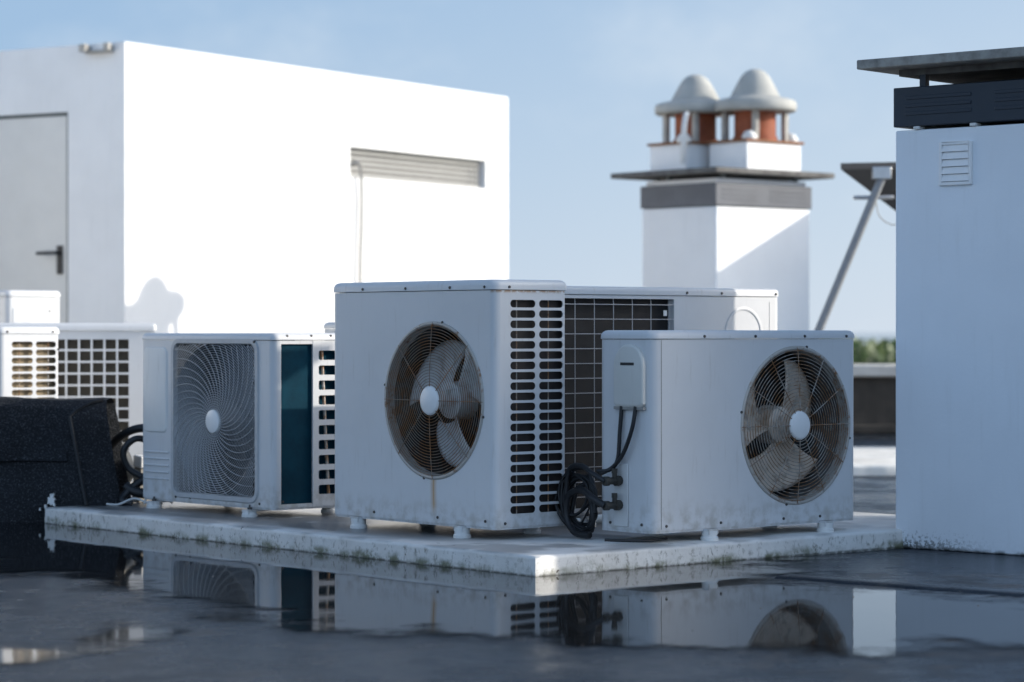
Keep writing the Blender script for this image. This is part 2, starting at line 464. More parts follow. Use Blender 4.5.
def fan_blades(root, c, Rf, depth, mat, a0, hubmat, span=84, pitch=.055):
    cx, cz = c
    hub = MB(); hub.lathe([(.0001, depth-.015), (.045, depth-.015), (.062, depth-.005), (.066, depth+.05), (.066, depth+.07)], (cx, 0, cz), 'y', 32)
    fo = hub.build('fan', hubmat, root)
    for b in range(3):
        m = MB(); NU, NV = 12, 14; g = []
        for i in range(NU+1):
            row = []
            for j in range(NV+1):
                u, v = i/NU, j/NV
                tip = Rf*.93*(1 - .13*abs(2*v-.75)**3.2)
                r = .058 + (tip-.058)*u
                wid = R(38 + (span-38)*u**.8); lead = R(10)*u**1.5
                ang = R(a0+120*b) + lead - wid*v
                y = depth + .008 + pitch*(v-.15)*(.55+.45*u) + .012*math.sin(v*PI)
                row.append((cx + r*math.cos(ang), y, cz + r*math.sin(ang)))
            g.append(row)
        vs = [p for row in g for p in row]; w = NV+1
        m.faces(vs, [(i*w+j, i*w+j+1, (i+1)*w+j+1, (i+1)*w+j) for i in range(NU) for j in range(NV)])
        o = m.build('blade', mat, fo, 60)
        s = o.modifiers.new('thick', 'SOLIDIFY'); s.thickness = .003; s.offset = 0
    return fo

def fan_unit_front(root, c, Rf, mat_wire, nspoke, nring, wire_r, fanmat, a0, tunnelmat, D, dome=.012, spoke0=0):
    cx, cz = c
    m = MB()                                             # raised pressed rim and inward lip
    m.lathe([(Rf+.010, .0005), (Rf+.008, -.003), (Rf+.002, -.0045), (Rf-.004, -.002), (Rf-.007, .006), (Rf-.009, .03), (Rf-.006, .03), (Rf-.002, .004)], (cx, 0, cz), 'y', 96, True)
    m.build('fan_rim', M['rim'], root, 50)
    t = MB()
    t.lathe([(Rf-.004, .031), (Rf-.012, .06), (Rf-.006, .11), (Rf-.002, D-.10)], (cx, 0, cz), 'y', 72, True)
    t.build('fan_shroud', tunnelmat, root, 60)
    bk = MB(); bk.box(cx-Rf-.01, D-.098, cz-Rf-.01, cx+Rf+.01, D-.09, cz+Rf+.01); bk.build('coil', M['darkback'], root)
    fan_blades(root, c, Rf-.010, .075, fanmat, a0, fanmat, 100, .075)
    g = MB()
    r0, r1 = .048, Rf-.006
    def dep(r): return -.004 - dome*(1-(r/Rf)**2)
    for k in range(nring):
        r = r0 + (r1-r0)*(k+.6)/(nring-.4)
        g.tube([(cx+r*math.cos(2*PI*i/80), dep(r), cz+r*math.sin(2*PI*i/80)) for i in range(80)], wire_r, 5, True)
    for k in range(nspoke):
        a = spoke0 + 2*PI*k/nspoke
        rs = [r0*.8 + (r1+.004-r0*.8)*i/6 for i in range(7)]
        g.tube([(cx+r*math.cos(a), dep(r)-wire_r*1.6, cz+r*math.sin(a)) for r in rs] + [(cx+(r1+.012)*math.cos(a), -.003, cz+(r1+.012)*math.sin(a))], wire_r*1.25, 5)
    g = g.build('fan_guard', mat_wire, root, 60, merge=False)
    cp = MB(); cp.lathe([(.0001, dep(0)-.008), (.040, dep(0)-.0075), (.047, dep(0)-.004), (.050, dep(.05)+.001), (.046, dep(.05)+.006)], (cx, 0, cz), 'y', 40)
    cp.build('guard_cap', M['cap'], g, 40)
    for k in range(4):
        a = R(45)+k*PI/2 + .6
        share(SCREW, 'screw', root, (cx+(Rf+.010)*math.cos(a), -.001, cz+(Rf+.010)*math.sin(a)))

def slot_holes(u0, u1, v0, v1, z_hi, z_lo, n, hh):
    out = []
    for i in range(n):
        z = z_hi + (z_lo-z_hi)*i/(n-1)
        out.append(rrect(u0, z-hh, u1, z+hh, hh*.98, 4)); out.append(rrect(v0, z-hh, v1, z+hh, hh*.98, 4))
    return out

def slot_sheet(m, u0, u1, v0, v1, a0, a1, b0, b1, z_hi, z_lo, n, hh, o, th=.002):
    p = (z_hi-z_lo)/(n-1); um = (u1+v0)/2
    us = [a0, u0-.006, um, v1+.006, a1] if a1 > v1+.007 else [a0, u0-.006, um, a1]
    zs = [b0] + [z_lo-p/2+p*k for k in range(n+1)] + [b1]
    def hole(i, j):
        if j == 0 or j == n+1 or i not in (1, 2): return None
        z = z_lo+p*(j-1); a, b = (u0, u1) if i == 1 else (v0, v1)
        return rrect(a, z-hh, b, z+hh, hh*.98, 4)
    m.slots(us, zs, 0, hole, o, (0, 1, 0), (0, 0, 1), (1, 0, 0), th)

def vent_side_unit(root, W, D, z0, zl, z1, fan, Rf, nrow, coil, paint):
    """big single-fan condenser with slotted right-hand side"""
    holes = {'f': [circ(fan[0], fan[1], Rf, 96)]}
    casing(root, paint, W, D, z0, zl, .026, holes, skip='r')
    m = MB(); pt = (zl-.042-z0-.055)/(nrow-1)
    slot_sheet(m, .068*D/.325, .178*D/.325, .194*D/.325, .300*D/.325, .026, D-.0185, z0, zl, zl-.044, z0+.055, nrow, min(.0128, pt*.37), (W/2, 0, 0))
    m.rings([[Vector((a, b, z)) for a, b in ((W/2, D-.0185), (W/2-.012, D-.006), (W/2-.026, D), (W/2-.026, D-.002), (W/2-.013, D-.008), (W/2-.002, D-.019))] for z in (z0, zl)])
    m.build('vent_panel', paint, root)
    lid(root, M['paint'], W, D, zl+.0015, z1, .03)
    tray(root, W, D, z0-.008, z0+.02)
    c = MB(); c.box(W/2-.05, .055, z0+.03, W/2-.022, D-.012, zl-.02)
    co = c.build('coil_side', coil, root)
    g = MB()
    for y in (.245, .105): g.tube([(W/2-.012, y, z0+.03), (W/2-.012, y, zl-.02)], .0022, 6)
    g.build('coil_guard', M['wire_pale'], root)

# --- 1. large unit in the middle ------------------------------------------------
LAB = 'air conditioning condensers on the roof'
W, D = .893, .325
u1 = thing('condenser_unit', 'largest white condenser, rust run under its round fan, slots down its right side', 'air conditioner', at(.278, .9685, SLAB), TH-PI/2, LAB)
vent_side_unit(u1, W, D, .043, .824, .860, (.126, .455), .258, 21, M['coil'], M['paint_front'])
fan_unit_front(u1, (.126, .455), .258, M['wire'], 8, 21, .0012, M['fan'], 176, M['tunnel'], D, spoke0=R(0))
feet(u1, (-.30, .27), D, .043, .012)
screws(u1, [(x, -.005, .835, 'f') for x in (-.26, -.02, .22, .40)] + [(x, -.001, .062, 'f') for x in (-.20, .15, .40)] + [(W/2+.005, .06, .835, 'r'), (W/2+.001, .045, .055, 'r')])

# --- 2. low unit on the right ------------------------------------------------------
W2, D2 = .984, .262
u2 = thing('condenser_unit', 'low white condenser with dusty brown fan and a cable box on its left end', 'air conditioner', at(1.0740, .091, SLAB), TH, LAB)
casing(u2, M['paint'], W2, D2, .040, .662, .034, {'f': [circ(.1835, .369, .261, 96)]})
lid(u2, M['paint'], W2, D2, .6635, .692, .038)
tray(u2, W2, D2, .032, .06)
fan_unit_front(u2, (.1835, .369), .261, M['wire_pale'], 12, 18, .0013, M['fan_dusty'], 76, M['tunnel_grey'], D2, spoke0=R(0))
feet(u2, (-.235, .325), D2, .040, .022)
screws(u2, [(x, -.005, .672, 'f') for x in (-.26, -.02, .22, .43)] + [(x, -.001, .055, 'f') for x in (-.43, -.18, .12, .3)] + [(-W2/2-.001, y, .06, 'l') for y in (.05, .20)])
# panel joint on the left end: a shallow corner strip standing proud
cv = MB(); h2 = W2/2
prof = [(.030, .452), (.040, .442), (.160, .442), (.170, .452)] + [(.100+.07*math.cos(R(a)), .577+.07*math.sin(R(a))) for a in range(0, 181, 12)]
cv.rings([[Vector((-h2-d, y, z)) for y, z in [(.100+(y-.100)*s, .542+(z-.542)*s) for y, z in prof]] for d, s in ((.0, 1), (.012, 1), (.0165, .95), (.0175, .9))])
cover = cv.build('service_cover', M['cover'], u2, 30)
gp = MB(); gp.box(-h2-.0190, .070, .578, -h2-.0170, .133, .587); gp.build('grip_slot', M['black'], cover)
gl = MB(); gl.box(-h2-.012, .03, .433, -h2+.001, .172, .443); gl.build('cable_gland', M['lip'], cover)
vb = MB(); vb.box(-h2-.006, .112, .05, -h2-.0005, .178, .255); vb.build('valve_plate', M['paint_grey'], u2, bevel=.002)
vv = MB()
for zz in (.12, .20):
    vv.lathe([(.016, 0), (.018, -.012), (.018, -.02), (.012, -.022), (.012, -.05), (.016, -.052), (.016, -.068), (.008, -.07)], (-h2-.006, .148, zz), 'x', 10)
    vv.tube([(-h2-.03, .148, zz), (-h2-.03, .148, zz+.03)], .008, 8); vv.tube([(-h2-.03, .148, zz+.025), (-h2-.03, .148, zz+.04)], .011, 6)
vv.build('service_valve', M['brass'], u2, 30)
sm = MB(); sm.box(-h2+.038, -.0012, .045, -h2+.040, -.0002, .66); sm.build('panel_joint', M['lip'], u2)
for a, pts in enumerate(([(-h2-.010, .135, .444), (-h2-.014, .140, .36), (-h2-.018, .146, .27), (-h2-.03, .17, .235), (-h2-.05, .21, .23)],
                         [(-h2-.010, .068, .444), (-h2-.018, .078, .37), (-h2-.022, .115, .29), (-h2-.026, .16, .245), (-h2-.045, .20, .22)])):
    c = MB(); c.tube(catmull(pts), .0068, 8); c.build('cable', M['rubber'], u2, 60)

# coil of insulated pipe and cable lying between the two units (its own thing)
cc = MB(); crn = random.Random(3)
base = Vector((-h2+.012, .345, .122))
for k in range(9):
    pts = []; rr = crn.uniform(.062, .108); ph = crn.uniform(0, 6); tx_ = crn.uniform(-.03, .01); ty_ = crn.uniform(-.02, .02)
    for i in range(9):
        a = ph + i*2*PI/9
        q = base + Vector((tx_ + .22*rr*math.cos(a)*(1 if math.cos(a) < 0 else .2), -rr*.80*math.cos(a)+ty_+crn.uniform(-.012, .012), rr*.98*math.sin(a)+ty_+crn.uniform(-.012, .012)))
        q.z = max(q.z, .012+.002*k); q.x = min(q.x, -h2-.014) if q.y < .29 else q.x
        pts.append(q)
    cc.tube(catmull(pts + pts[:1], 6), crn.choice((.0035, .005, .0065, .0085)), 7)
for y0, z0, r in ((.148, .12, .012), (.148, .20, .009)):
    cc.tube(catmull([(-h2-.073, y0, z0), (-h2-.085, y0+.05, z0+.025), (-h2-.06, y0+.13, z0+.045), (-h2-.035, y0+.22, z0+.02), (-h2-.03, y0+.235, .07), (-h2-.035, y0+.19, .022), (-h2-.04, y0+.11, .016)]), r, 8)
cc.tube(catmull([(-h2-.10, .12, .012), (-h2-.04, .07, .009), (-h2+.03, -.02+.06, .008), (-h2+.12, -.01+.07, .008)]), .005, 6)
o = cc.build('cable_coil', M['rubber'], None, 60); o.location = u2.location; o.rotation_euler = u2.rotation_euler
tag(o, 'tangled coil of black pipes and cables between the largest condenser and the low one', 'cable coil')

# --- 3. unit behind: bare coil with wire guard ---------------------------------------
W3, D3 = 1.20, .32
u3 = thing('condenser_unit', 'wide white condenser with bare dark coil under a wire grid, behind the low one', 'air conditioner', at(1.358, .83, SLAB), TH, LAB)
h3 = W3/2; xg = .038
m = MB()
m.plate(rect(xg, .045, h3-.03, .818), [], (0, 0, 0), (1, 0, 0), (0, 0, 1), (0, -1, 0), .002)
pr = [(h3-.03+.03*math.cos(R(270+90*k/6)), .03+.03*math.sin(R(270+90*k/6))) for k in range(7)]
loop = pr + [(x-.002, y+.002) for x, y in pr[::-1]]
m.rings([[Vector((a, b, z)) for a, b in loop] for z in (.045, .818)])
m.box(h3-.002, .03, .045, h3, D3, .818); m.box(-h3, D3-.002, .045, h3-.002, D3, .818)
m.box(xg, .002, .045, xg+.002, .05, .818); m.box(-h3, .0, .045, -h3+.02, .02, .818)
m.box(-h3+.02, .0, .045, xg, .012, .062); m.box(-h3+.02, .0, .806, xg, .012, .818)
m.build('casing', M['paint'], u3, merge=False)
lid(u3, M['paint'], W3, D3, .8195, .849, .034, soft=.014); tray(u3, W3, D3, .037, .045)
c = MB(); c.box(-h3+.005, .03, .05, xg-.002, .055, .815); c.build('coil', coil_mat('coil_black', (.024, .022, .022), (.014, .013, .013)), u3)
g = MB(); k = 0
x = xg-.02
while x > -h3+.02: g.tube([(x, .004, .062), (x, .004, .775), (x, .004, .79), (x+.008, .014, .806)], .0015, 5); x -= .0925
z = .785
while z > .07: g.tube([(-h3+.02, .0, z), (xg, .0, z)], .0015, 5); z -= .0525
g.build('coil_guard', M['wire_grey'], u3, merge=False)
hd = MB(); hd.lathe([(.10, -.0005), (.10, -.002), (.094, -.0035), (.088, -.002), (.088, -.0005)], (h3-.20, 0, .68), 'y', 48, True); hd.build('pressed_ring', M['paint'], u3)
fe = MB(); fe.box(h3-.062, -.0012, .07, h3-.058, -.0002, .80); fe.build('panel_joint', M['paint_grey'], u3)
tg = MB(); tg.box(xg-.055, -.004, .745, xg-.040, -.001, .765); tg.build('tag', M['plastic'], u3)
feet(u3, (-.4, .4), D3, .037)
screws(u3, [(x, -.005, .830, 'f') for x in (.10, .28, h3-.03)])

# --- 4. small unit on the left with the moulded spiral grille -----------------------
W4, D4 = .90, .345
u4 = thing('condenser_unit', 'smaller condenser with a square spiral-ribbed grille and dark teal coil at its corner', 'air conditioner', at(.33, 2.2915, SLAB), TH-PI/2, LAB)
h4 = W4/2
gx0, gx1, gz0, gz1 = 2.2915-2.535, 2.2915-1.945, .070, .642    # grille opening in local x, z
gx0, gx1 = -.209, .334
m = MB(); r = .022
m.plate(rect(-h4+r, .037, h4-.028, .655), [rrect(gx0, gz0, gx1, gz1, .03, 6)], (0, 0, 0), (1, 0, 0), (0, 0, 1), (0, -1, 0), .002)
for cx, cy, a0, rr in ((-h4+r, r, 180, r), (h4-.028, .028, 270, .028)):
    p1 = [(cx+rr*math.cos(R(a0+90*k/6)), cy+rr*math.sin(R(a0+90*k/6))) for k in range(7)]
    p2 = [(cx+(rr-.002)*math.cos(R(a0+90*k/6)), cy+(rr-.002)*math.sin(R(a0+90*k/6))) for k in range(7)]
    m.rings([[Vector((a, b, z)) for a, b in p1+p2[::-1]] for z in (.037, .655)])
m.box(-h4, r, .037, -h4+.002, D4, .655); m.box(-h4+.002, D4-.002, .037, h4-.002, D4, .655)
m.build('casing', M['paint'], u4, merge=False)
lid(u4, M['paint'], W4, D4, .6565, .683, .026); tray(u4, W4, D4, .029, .037)
sc = MB(); sc.box(h4-.03, .028, .040, h4-.012, .185, .652); sc.build('coil', M['coil_teal'], u4)
cb = MB(); cb.box(h4-.033, .186, .05, h4-.028, D4-.01, .645); cb.build('coil_side', M['coil_teal'], u4)
tr = MB(); tr.box(h4-.006, .0282, .037, h4, .033, .655); tr.box(h4-.006, .033, .037, h4-.001, .178, .050); tr.box(h4-.006, .033, .642, h4-.001, .178, .655); tr.build('corner_post', M['paint'], u4)
sh = [rrect(.172+.010, z-.015, .25, z+.015, .006, 3) for z in [.600-.0547*i for i in range(10)]]
sh = [rrect(.172, z-.0165, .245, z+.0165, .006, 3) for z in [.600-.0557*i for i in range(10)]]
sp = MB()
zc = [.600-.0557*i for i in range(10)][::-1]
sp.slots([.180, .196, .304, D4-.003], [.037]+[zc[0]-.0278+.0557*k for k in range(11)]+[.655], 0, lambda i, j: rrect(.205, zc[j-1]-.0175, .297, zc[j-1]+.0175, .007, 3) if i == 1 and 1 <= j <= 10 else None, (h4, 0, 0), (0, 1, 0), (0, 0, 1), (1, 0, 0), .008)
sp.box(h4-.008, .1785, .037, h4, .18, .655); sp.build('slotted_panel', M['paint'], u4)
iv = MB(); iv.tube([(h4-.014, .262, .05), (h4-.014, .226, .645)], .006, 6); iv.build('coil_guard', M['wire_pale'], u4)
# service panel pressed into the front left
pn = MB(); pn.rings([[Vector((x, -d, z)) for x, z in rrect(-h4+.022+i, .295+i, gx0-.052-i, .628-i, .025, 6)] for d, i in ((0, 0), (.004, .004), (.005, .010))]); pn.build('service_panel', M['plastic'], u4, 25)
rb = MB()
for k in range(5): rb.tube([(-h4+.03, -.001, .115+.026*k), (gx0-.04, -.001, .115+.026*k)], .004, 6)
rb.build('pressed_ribs', M['paint'], u4)
gc = ((gx0+gx1)/2, (gz0+gz1)/2-.008)
fr = MB()
fr.rings([[Vector((x, -d, z)) for x, z in rrect(gx0-i, gz0-i, gx1+i, gz1+i, .03+i, 6)] for d, i in ((.0005, .022), (.006, .018), (.006, .002), (-.012, -.002))], cap=False)
gr = fr.build('grille', M['grille'], u4, 25)
def inside(x, z): return gx0-.001 < x < gx1+.001 and gz0-.001 < z < gz1+.001
gm = MB()
def runs(pts):
    cur = []
    for p in pts:
        if inside(p[0], p[2]): cur.append(p)
        else:
            if len(cur) > 1: yield cur
            cur = []
    if len(cur) > 1: yield cur
rr = .050
while rr < .42:
    n = 110
    for s in runs([(gc[0]+rr*math.cos(2*PI*i/n+.01), -.003, gc[1]+rr*math.sin(2*PI*i/n+.01)) for i in range(n+1)]): gm.tube(s, .0017, 3, cap=False)
    rr += .0088
for k in range(40):
    a0 = 2*PI*k/40
    for s in runs([(gc[0]+r_*math.cos(a0+1.15*(r_/.3)**.85), -.006, gc[1]+r_*math.sin(a0+1.15*(r_/.3)**.85)) for r_ in [.04+.38*i/44 for i in range(45)]]): gm.tube(s, .0013, 4, cap=False)
gm.build('grille_ribs', M['grille'], gr, 60, merge=False)
cp = MB(); cp.lathe([(.0001, -.014), (.036, -.014), (.043, -.011), (.046, -.002), (.044, .004)], (gc[0], 0, gc[1]), 'y', 40); cp.build('grille_cap', M['cap'], gr, 40)
bk = MB(); bk.box(gx0-.012, .17, gz0-.012, gx1+.012, .175, gz1+.012); bk.box(gx0-.014, .012, gz0-.012, gx0-.010, .17, gz1+.012); bk.box(gx1+.010, .012, gz0-.012, gx1+.014, .17, gz1+.012)
bk.box(gx0-.012, .012, gz0-.016, gx1+.012, .17, gz0-.012); bk.box(gx0-.012, .012, gz1+.012, gx1+.012, .17, gz1+.016)
bk.build('fan_shroud', M['tunnel_grey'], u4)
fan_blades(u4, gc, .262, .09, M['tunnel_grey'], 60, M['tunnel_grey'])
feet(u4, (-.34, .31), D4, .029, .03)
screws(u4, [(h4+.001, .06, .672, 'r'), (h4+.001, .17, .672, 'r'), (h4+.001, .26, .672, 'r'), (h4+.001, .04, .06, 'r'), (gx1-.002, -.006, gz1+.008, 'f'), (-.10, -.001, .05, 'f'), (-.20, -.001, .05, 'f'), (.36, -.001, .05, 'f')])

# --- 5. unit at the far left seen from its lattice side ------------------------------
W5, D5 = .76, .30
R5 = R(8)
Z5 = .06
c5 = Vector((-1.667, 12.2, Z5)) - Vector((math.cos(R5), math.sin(R5), 0))*(W5/2)
u5 = thing('condenser_unit', 'condenser with a white square lattice over its coil, behind the black felt upstand', 'air conditioner', c5, R5, LAB)
h5 = W5/2; m = MB()
us = [-h5] + [-h5+.06+.0585*k for k in range(11)] + [h5]; zs = [.05] + [.665-.0545*k for k in range(11, -1, -1)] + [.70]
m.slots(us, zs, 0, lambda i, j: rect(us[i]+.0048, zs[j]+.0048, us[i+1]-.0048, zs[j+1]-.0048) if 1 <= i <= 10 and 1 <= j <= 11 else None, (0, 0, 0), (1, 0, 0), (0, 0, 1), (0, -1, 0), .01)
m.box(h5-.006, .0102, .05, h5, D5, .70); m.box(-h5, .0102, .05, -h5+.006, D5, .70); m.box(-h5+.006, D5-.006, .05, h5-.006, D5, .70)
m.build('casing', M['paint'], u5)
lid(u5, M['paint'], W5, D5, .7015, .737, .02, over=.010); tray(u5, W5, D5, .042, .05)
c = MB(); c.box(-h5+.015, .03, .055, h5-.085, .06, .695); c.build('coil', coil_mat('coil_dun', (.10, .085, .06), (.06, .05, .04)), u5)
feet(u5, (-.28, .28), D5, .042)
# --- 6. bright unit at the left edge, slotted side to the sun ------------------------
u6p = Vector((-2.16, 11.0, Z5)) + AV*.425
u6 = thing('condenser_unit', 'sunlit white condenser at the left edge with two columns of slots and tan coil behind', 'air conditioner', u6p, TH-PI/2, LAB)
vent_side_unit(u6, .85, .30, .043, .685, .718, (-.08, .37), .24, 17, M['coil_tan'], M['paint'])
fan_unit_front(u6, (-.08, .37), .24, M['wire_pale'], 8, 18, .0014, M['fan'], 40, M['tunnel_grey'], .30)
feet(u6, (-.3, .3), .30, .043)
screws(u6, [(.425+.005, .04, .696, 'r'), (.425+.005, .26, .696, 'r'), (.425+.001, .29, .62, 'r')])
# --- 7. taller one behind it -------------------------------------------------------------
u7 = thing('condenser_unit', 'tallest white condenser in the left corner, plain sunlit side panel above the slotted one', 'air conditioner', Vector((-2.51, 13.0, Z5)) + AV*.45, TH-PI/2, LAB)
casing(u7, M['paint'], .90, .31, .043, .870, .026, {'f': [circ(-.05, .45, .27, 96)]}); lid(u7, M['paint'], .90, .31, .8715, .904, .03)
tray(u7, .90, .31, .035, .063)
fan_unit_front(u7, (-.05, .45), .27, M['wire_pale'], 8, 18, .0014, M['fan'], 20, M['tunnel_grey'], .31)
pn = MB(); pn.rings([[Vector((.45+d, y, z)) for y, z in rrect(.03+i, .09+i, .26-i, .82-i, .012, 4)] for d, i in ((0, 0), (.003, .003), (.0035, .006))]); pn.build('side_panel', M['paint'], u7, 25)
feet(u7, (-.32, .32), .31, .043); screws(u7, [(.4545, .24, .80, 'r'), (.4545, .05, .10, 'r')])
# --- 8. the one of which only a corner shows over the small unit -----------------------
u8 = thing('condenser_unit', 'grey condenser showing only a top corner between the spiral-grille and the largest one', 'air conditioner', Vector((-.61, 10.77, SLAB)) + BV*.40, TH, LAB)
casing(u8, M['paint_grey'], .80, .29, .043, .700, .026, {'f': [circ(.1, .37, .24, 96)]}); lid(u8, M['paint_grey'], .80, .29, .7015, .729, .03)
tray(u8, .80, .29, .035, .063); fan_unit_front(u8, (.1, .37), .24, M['wire_pale'], 8, 14, .0014, M['fan'], 20, M['tunnel_grey'], .29); feet(u8, (-.3, .3), .29, .043)

# ------------------------------------------------------------------ slab and plinths
def plinth(name, poly, h, mat, soft=.012, jit=.0025, seed=1):
    rn = random.Random(seed); pts = []
    n = len(poly)
    for i in range(n):
        a, b = Vector(poly[i]), Vector(poly[(i+1) % n]); L = (b-a).length; k = max(2, int(L/.035))
        for j in range(k): pts.append(a.lerp(b, j/k))
    N = len(pts); cen = sum(pts, Vector((0, 0)))/N
    nr = []
    for i in range(N):
        t = (pts[(i+1) % N]-pts[i-1]).normalized(); nr.append(Vector((t.y, -t.x)))
    j1 = [0]*N; v = 0
    for i in range(N): v = v*.8 + rn.uniform(-jit, jit); j1[i] = v
    loops = []
    for z, ins in ((-.01, .0), (h*.3, -.001), (h*.6, .002), (h-soft, .002), (h-soft*.4, soft*.25), (h-.001, soft*.8), (h, soft*1.8)):
        loops.append([Vector((*(pts[i]-nr[i]*(ins) + nr[i]*(j1[i] + rn.uniform(-jit, jit)*.25)), z - (rn.uniform(0, .002) if 0 < z < h-.002 else 0))) for i in range(N)])
    m = MB(); m.rings(loops); return m.build(name, mat, None, 70)
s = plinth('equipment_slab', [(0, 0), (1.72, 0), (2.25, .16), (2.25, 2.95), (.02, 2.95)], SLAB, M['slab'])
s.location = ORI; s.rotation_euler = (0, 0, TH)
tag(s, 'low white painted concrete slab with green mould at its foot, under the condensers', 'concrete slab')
s = plinth('equipment_slab', [(.22, 3.05), (2.1, 3.05), (2.1, 6.8), (.22, 6.8)], .06, M['conc_light'], seed=4)
s.location = ORI; s.rotation_euler = (0, 0, TH)
tag(s, 'concrete base under the condensers at the left edge, behind the black felt upstand', 'concrete slab')
s = plinth('equipment_slab', [(1.0, 13.75), (5.2, 13.75), (5.4, 16.0), (.7, 16.0)], .058, M['whiteconc'], .02, .006, 9)
tag(s, 'pale concrete base on the far side of the roof, in the gap left of the right chimney', 'concrete slab')

# ------------------------------------------------------------------ felt upstand at the left
bm = MB()
prof_l = [(10.40, -.01), (10.415, .09), (10.44, .20), (10.455, .30), (10.47, .40), (10.49, .455), (10.53, .485), (10.66, .490), (10.72, .47), (10.74, -.01)]
XE = -1.77
def upx(t, z): return -4.2 + t*(4.2+XE) + t**6*(.49-z)*.22
def upy(t, z):
    k = 0
    while k < 5 and prof_l[k+1][1] < z: k += 1
    (ya, za), (yb, zb) = prof_l[k], prof_l[k+1]
    return ya + (yb-ya)*(z-za)/(zb-za) - .10*t
NX = 44; loops = []
for i in range(NX+1):
    t = i/NX
    loops.append([Vector((upx(t, z), y - .10*t, z + .005*math.sin(t*30+y*3))) for y, z in prof_l])
# wrapped end, turned back behind the fold
loops.append([Vector((-1.625+(.49-z)*.17, y-.045, z*.995)) for y, z in prof_l])
loops.append([Vector((-1.70+(.49-z)*.12, 10.55+.2*i/9, z*.98)) for i, (y, z) in enumerate(prof_l)])
bm.rings(loops, cap=True)
up = bm.build('felt_upstand', M['felt'], None, 38)
sub = up.modifiers.new('cuts', 'SUBSURF'); sub.subdivision_type = 'SIMPLE'; sub.levels = 2; sub.render_levels = 2
tx = bpy.data.textures.new('felt_lumps', 'CLOUDS'); tx.noise_scale = .16; tx.noise_depth = 3
dm = up.modifiers.new('lumps', 'DISPLACE'); dm.texture = tx; dm.strength = .014; dm.mid_level = .5; dm.texture_coords = 'GLOBAL'
tag(up, 'low upstand wrapped in black mineral felt at the left end of the white slab', 'upstand')
# laps of the felt: an upper sheet over the lower one, and the folded end sheet
def on(t, z, d=.010): return Vector((upx(t, z), upy(t, z)-d, z))
lp = MB()
rows = [[on(t, .262+.035*t+.002*math.sin(t*50)-dz, d) for t in [k/40*.985 for k in range(41)]] for dz, d in ((0, .004), (.002, .014), (.05, .013), (.055, .003))]
vs = [p for r_ in rows for p in r_]; lp.faces(vs, [(r_*41+i, r_*41+i+1, (r_+1)*41+i+1, (r_+1)*41+i) for r_ in range(3) for i in range(40)])
lp.build('felt_lap', M['felt'], up, 50)
lp = MB()
lp.tube(catmull([on(1, .42, .004), on(1, .33, .006), on(1, .22, .006), on(1, .12, .006), on(1, .07, .004)]), .008, 6)
lp.tube(catmull([on(1, .42, .004), Vector((-1.73, 10.40, .445)), Vector((-1.68, 10.43, .472)), Vector((-1.64, 10.47, .484))]), .007, 6)
lp.build('felt_fold', M['felt_wet'], up, 50)
# flake of white paint at the slab end
rn = random.Random(5)
for bx, bz, sz in ((-1.815, .092, .017), (-1.838, .066, .006), (-1.86, .055, .004)):
    fk = MB(); pts = []; ph = rn.uniform(0, 6)
    for k in range(44):
        a = 2*PI*k/44; rr = sz*(1+.22*math.sin(3*a+ph)+.16*math.sin(7*a+ph*2)+rn.uniform(-.22, .22)); pts.append((bx+rr*.8*math.cos(a)-(bz-.098)*0, bz+rr*1.25*math.sin(a)))
    fk.plate(pts, [], (0, 10.297, 0), (1, 0, 0), (0, 0, 1), (0, -1, 0), .03); fk.build('paint_splash', M['plastic'], up)
# lump of broken concrete beyond the upstand
rk = MB(); bmesh.ops.create_icosphere(rk.bm, subdivisions=3, radius=1)
rn = random.Random(2); offs = [Vector((rn.uniform(-1, 1), rn.uniform(-1, 1), rn.uniform(-1, 1))).normalized() for _ in range(14)]
for v in rk.bm.verts:
    for o_ in offs:
        d = v.co.dot(o_)
        if d > .62: v.co -= o_*(d-.62)
    v.co = Vector((v.co.x*.075, v.co.y*.12, v.co.z*.17 + .17*.62 + SLAB*0))
o = rk.build('concrete_rubble', M['stone'], None, 25); o.location = (-1.60, 10.78, .0); o.rotation_euler = (.0, -.30, .4)
o.location.z = .12
tag(o, 'rough grey lump of broken concrete between the black felt upstand and the small condenser', 'rubble')
# cables at the left end of the small unit
cl = MB(); crn = random.Random(8)
e4 = at(.40, 2.78, 0)
def rel(dx, dy, z): return Vector((e4.x+dx, e4.y+dy, z))
cl.tube(catmull([rel(.02, .05, .31), rel(-.06, .02, .33), rel(-.11, .02, .28), rel(-.09, .03, .21), rel(-.02, .03, .17), rel(.02, .04, .15)]), .013, 8)
cl.tube(catmull([rel(.02, .03, .36), rel(-.05, .06, .37), rel(-.13, .12, .34), rel(-.21, .22, .27), rel(-.25, .3, .2)]), .017, 8)
cl.tube(catmull([rel(.02, .03, .19), rel(-.05, .02, .155), rel(-.10, .0, .11), rel(-.11, -.02, .085), rel(-.07, -.03, .075)]), .016, 8)
cl.tube(catmull([rel(-.10, .02, .14), rel(-.06, .0, .12), rel(-.01, 0, .11), rel(.03, .02, .10)]), .02, 8)
o = cl.build('cable_coil', M['rubber'], None, 60); tag(o, 'black looped pipes at the left end of the small condenser', 'cable coil')
cl = MB()
cl.tube(catmull([rel(-.17, -.03, .073), rel(-.12, -.05, .073), rel(-.06, -.035, .095), rel(0, -.05, .078), rel(.05, -.03, .075)]), .0045, 6)
cl.tube(catmull([rel(-.02, -.04, .073), rel(.0, -.05, .115), rel(.05, -.04, .12), rel(.09, -.03, .076)]), .004, 6)
o = cl.build('loose_wire', M['plastic'], None, 60); tag(o, 'thin pale loose wires curling on the slab below the small condenser', 'wire')
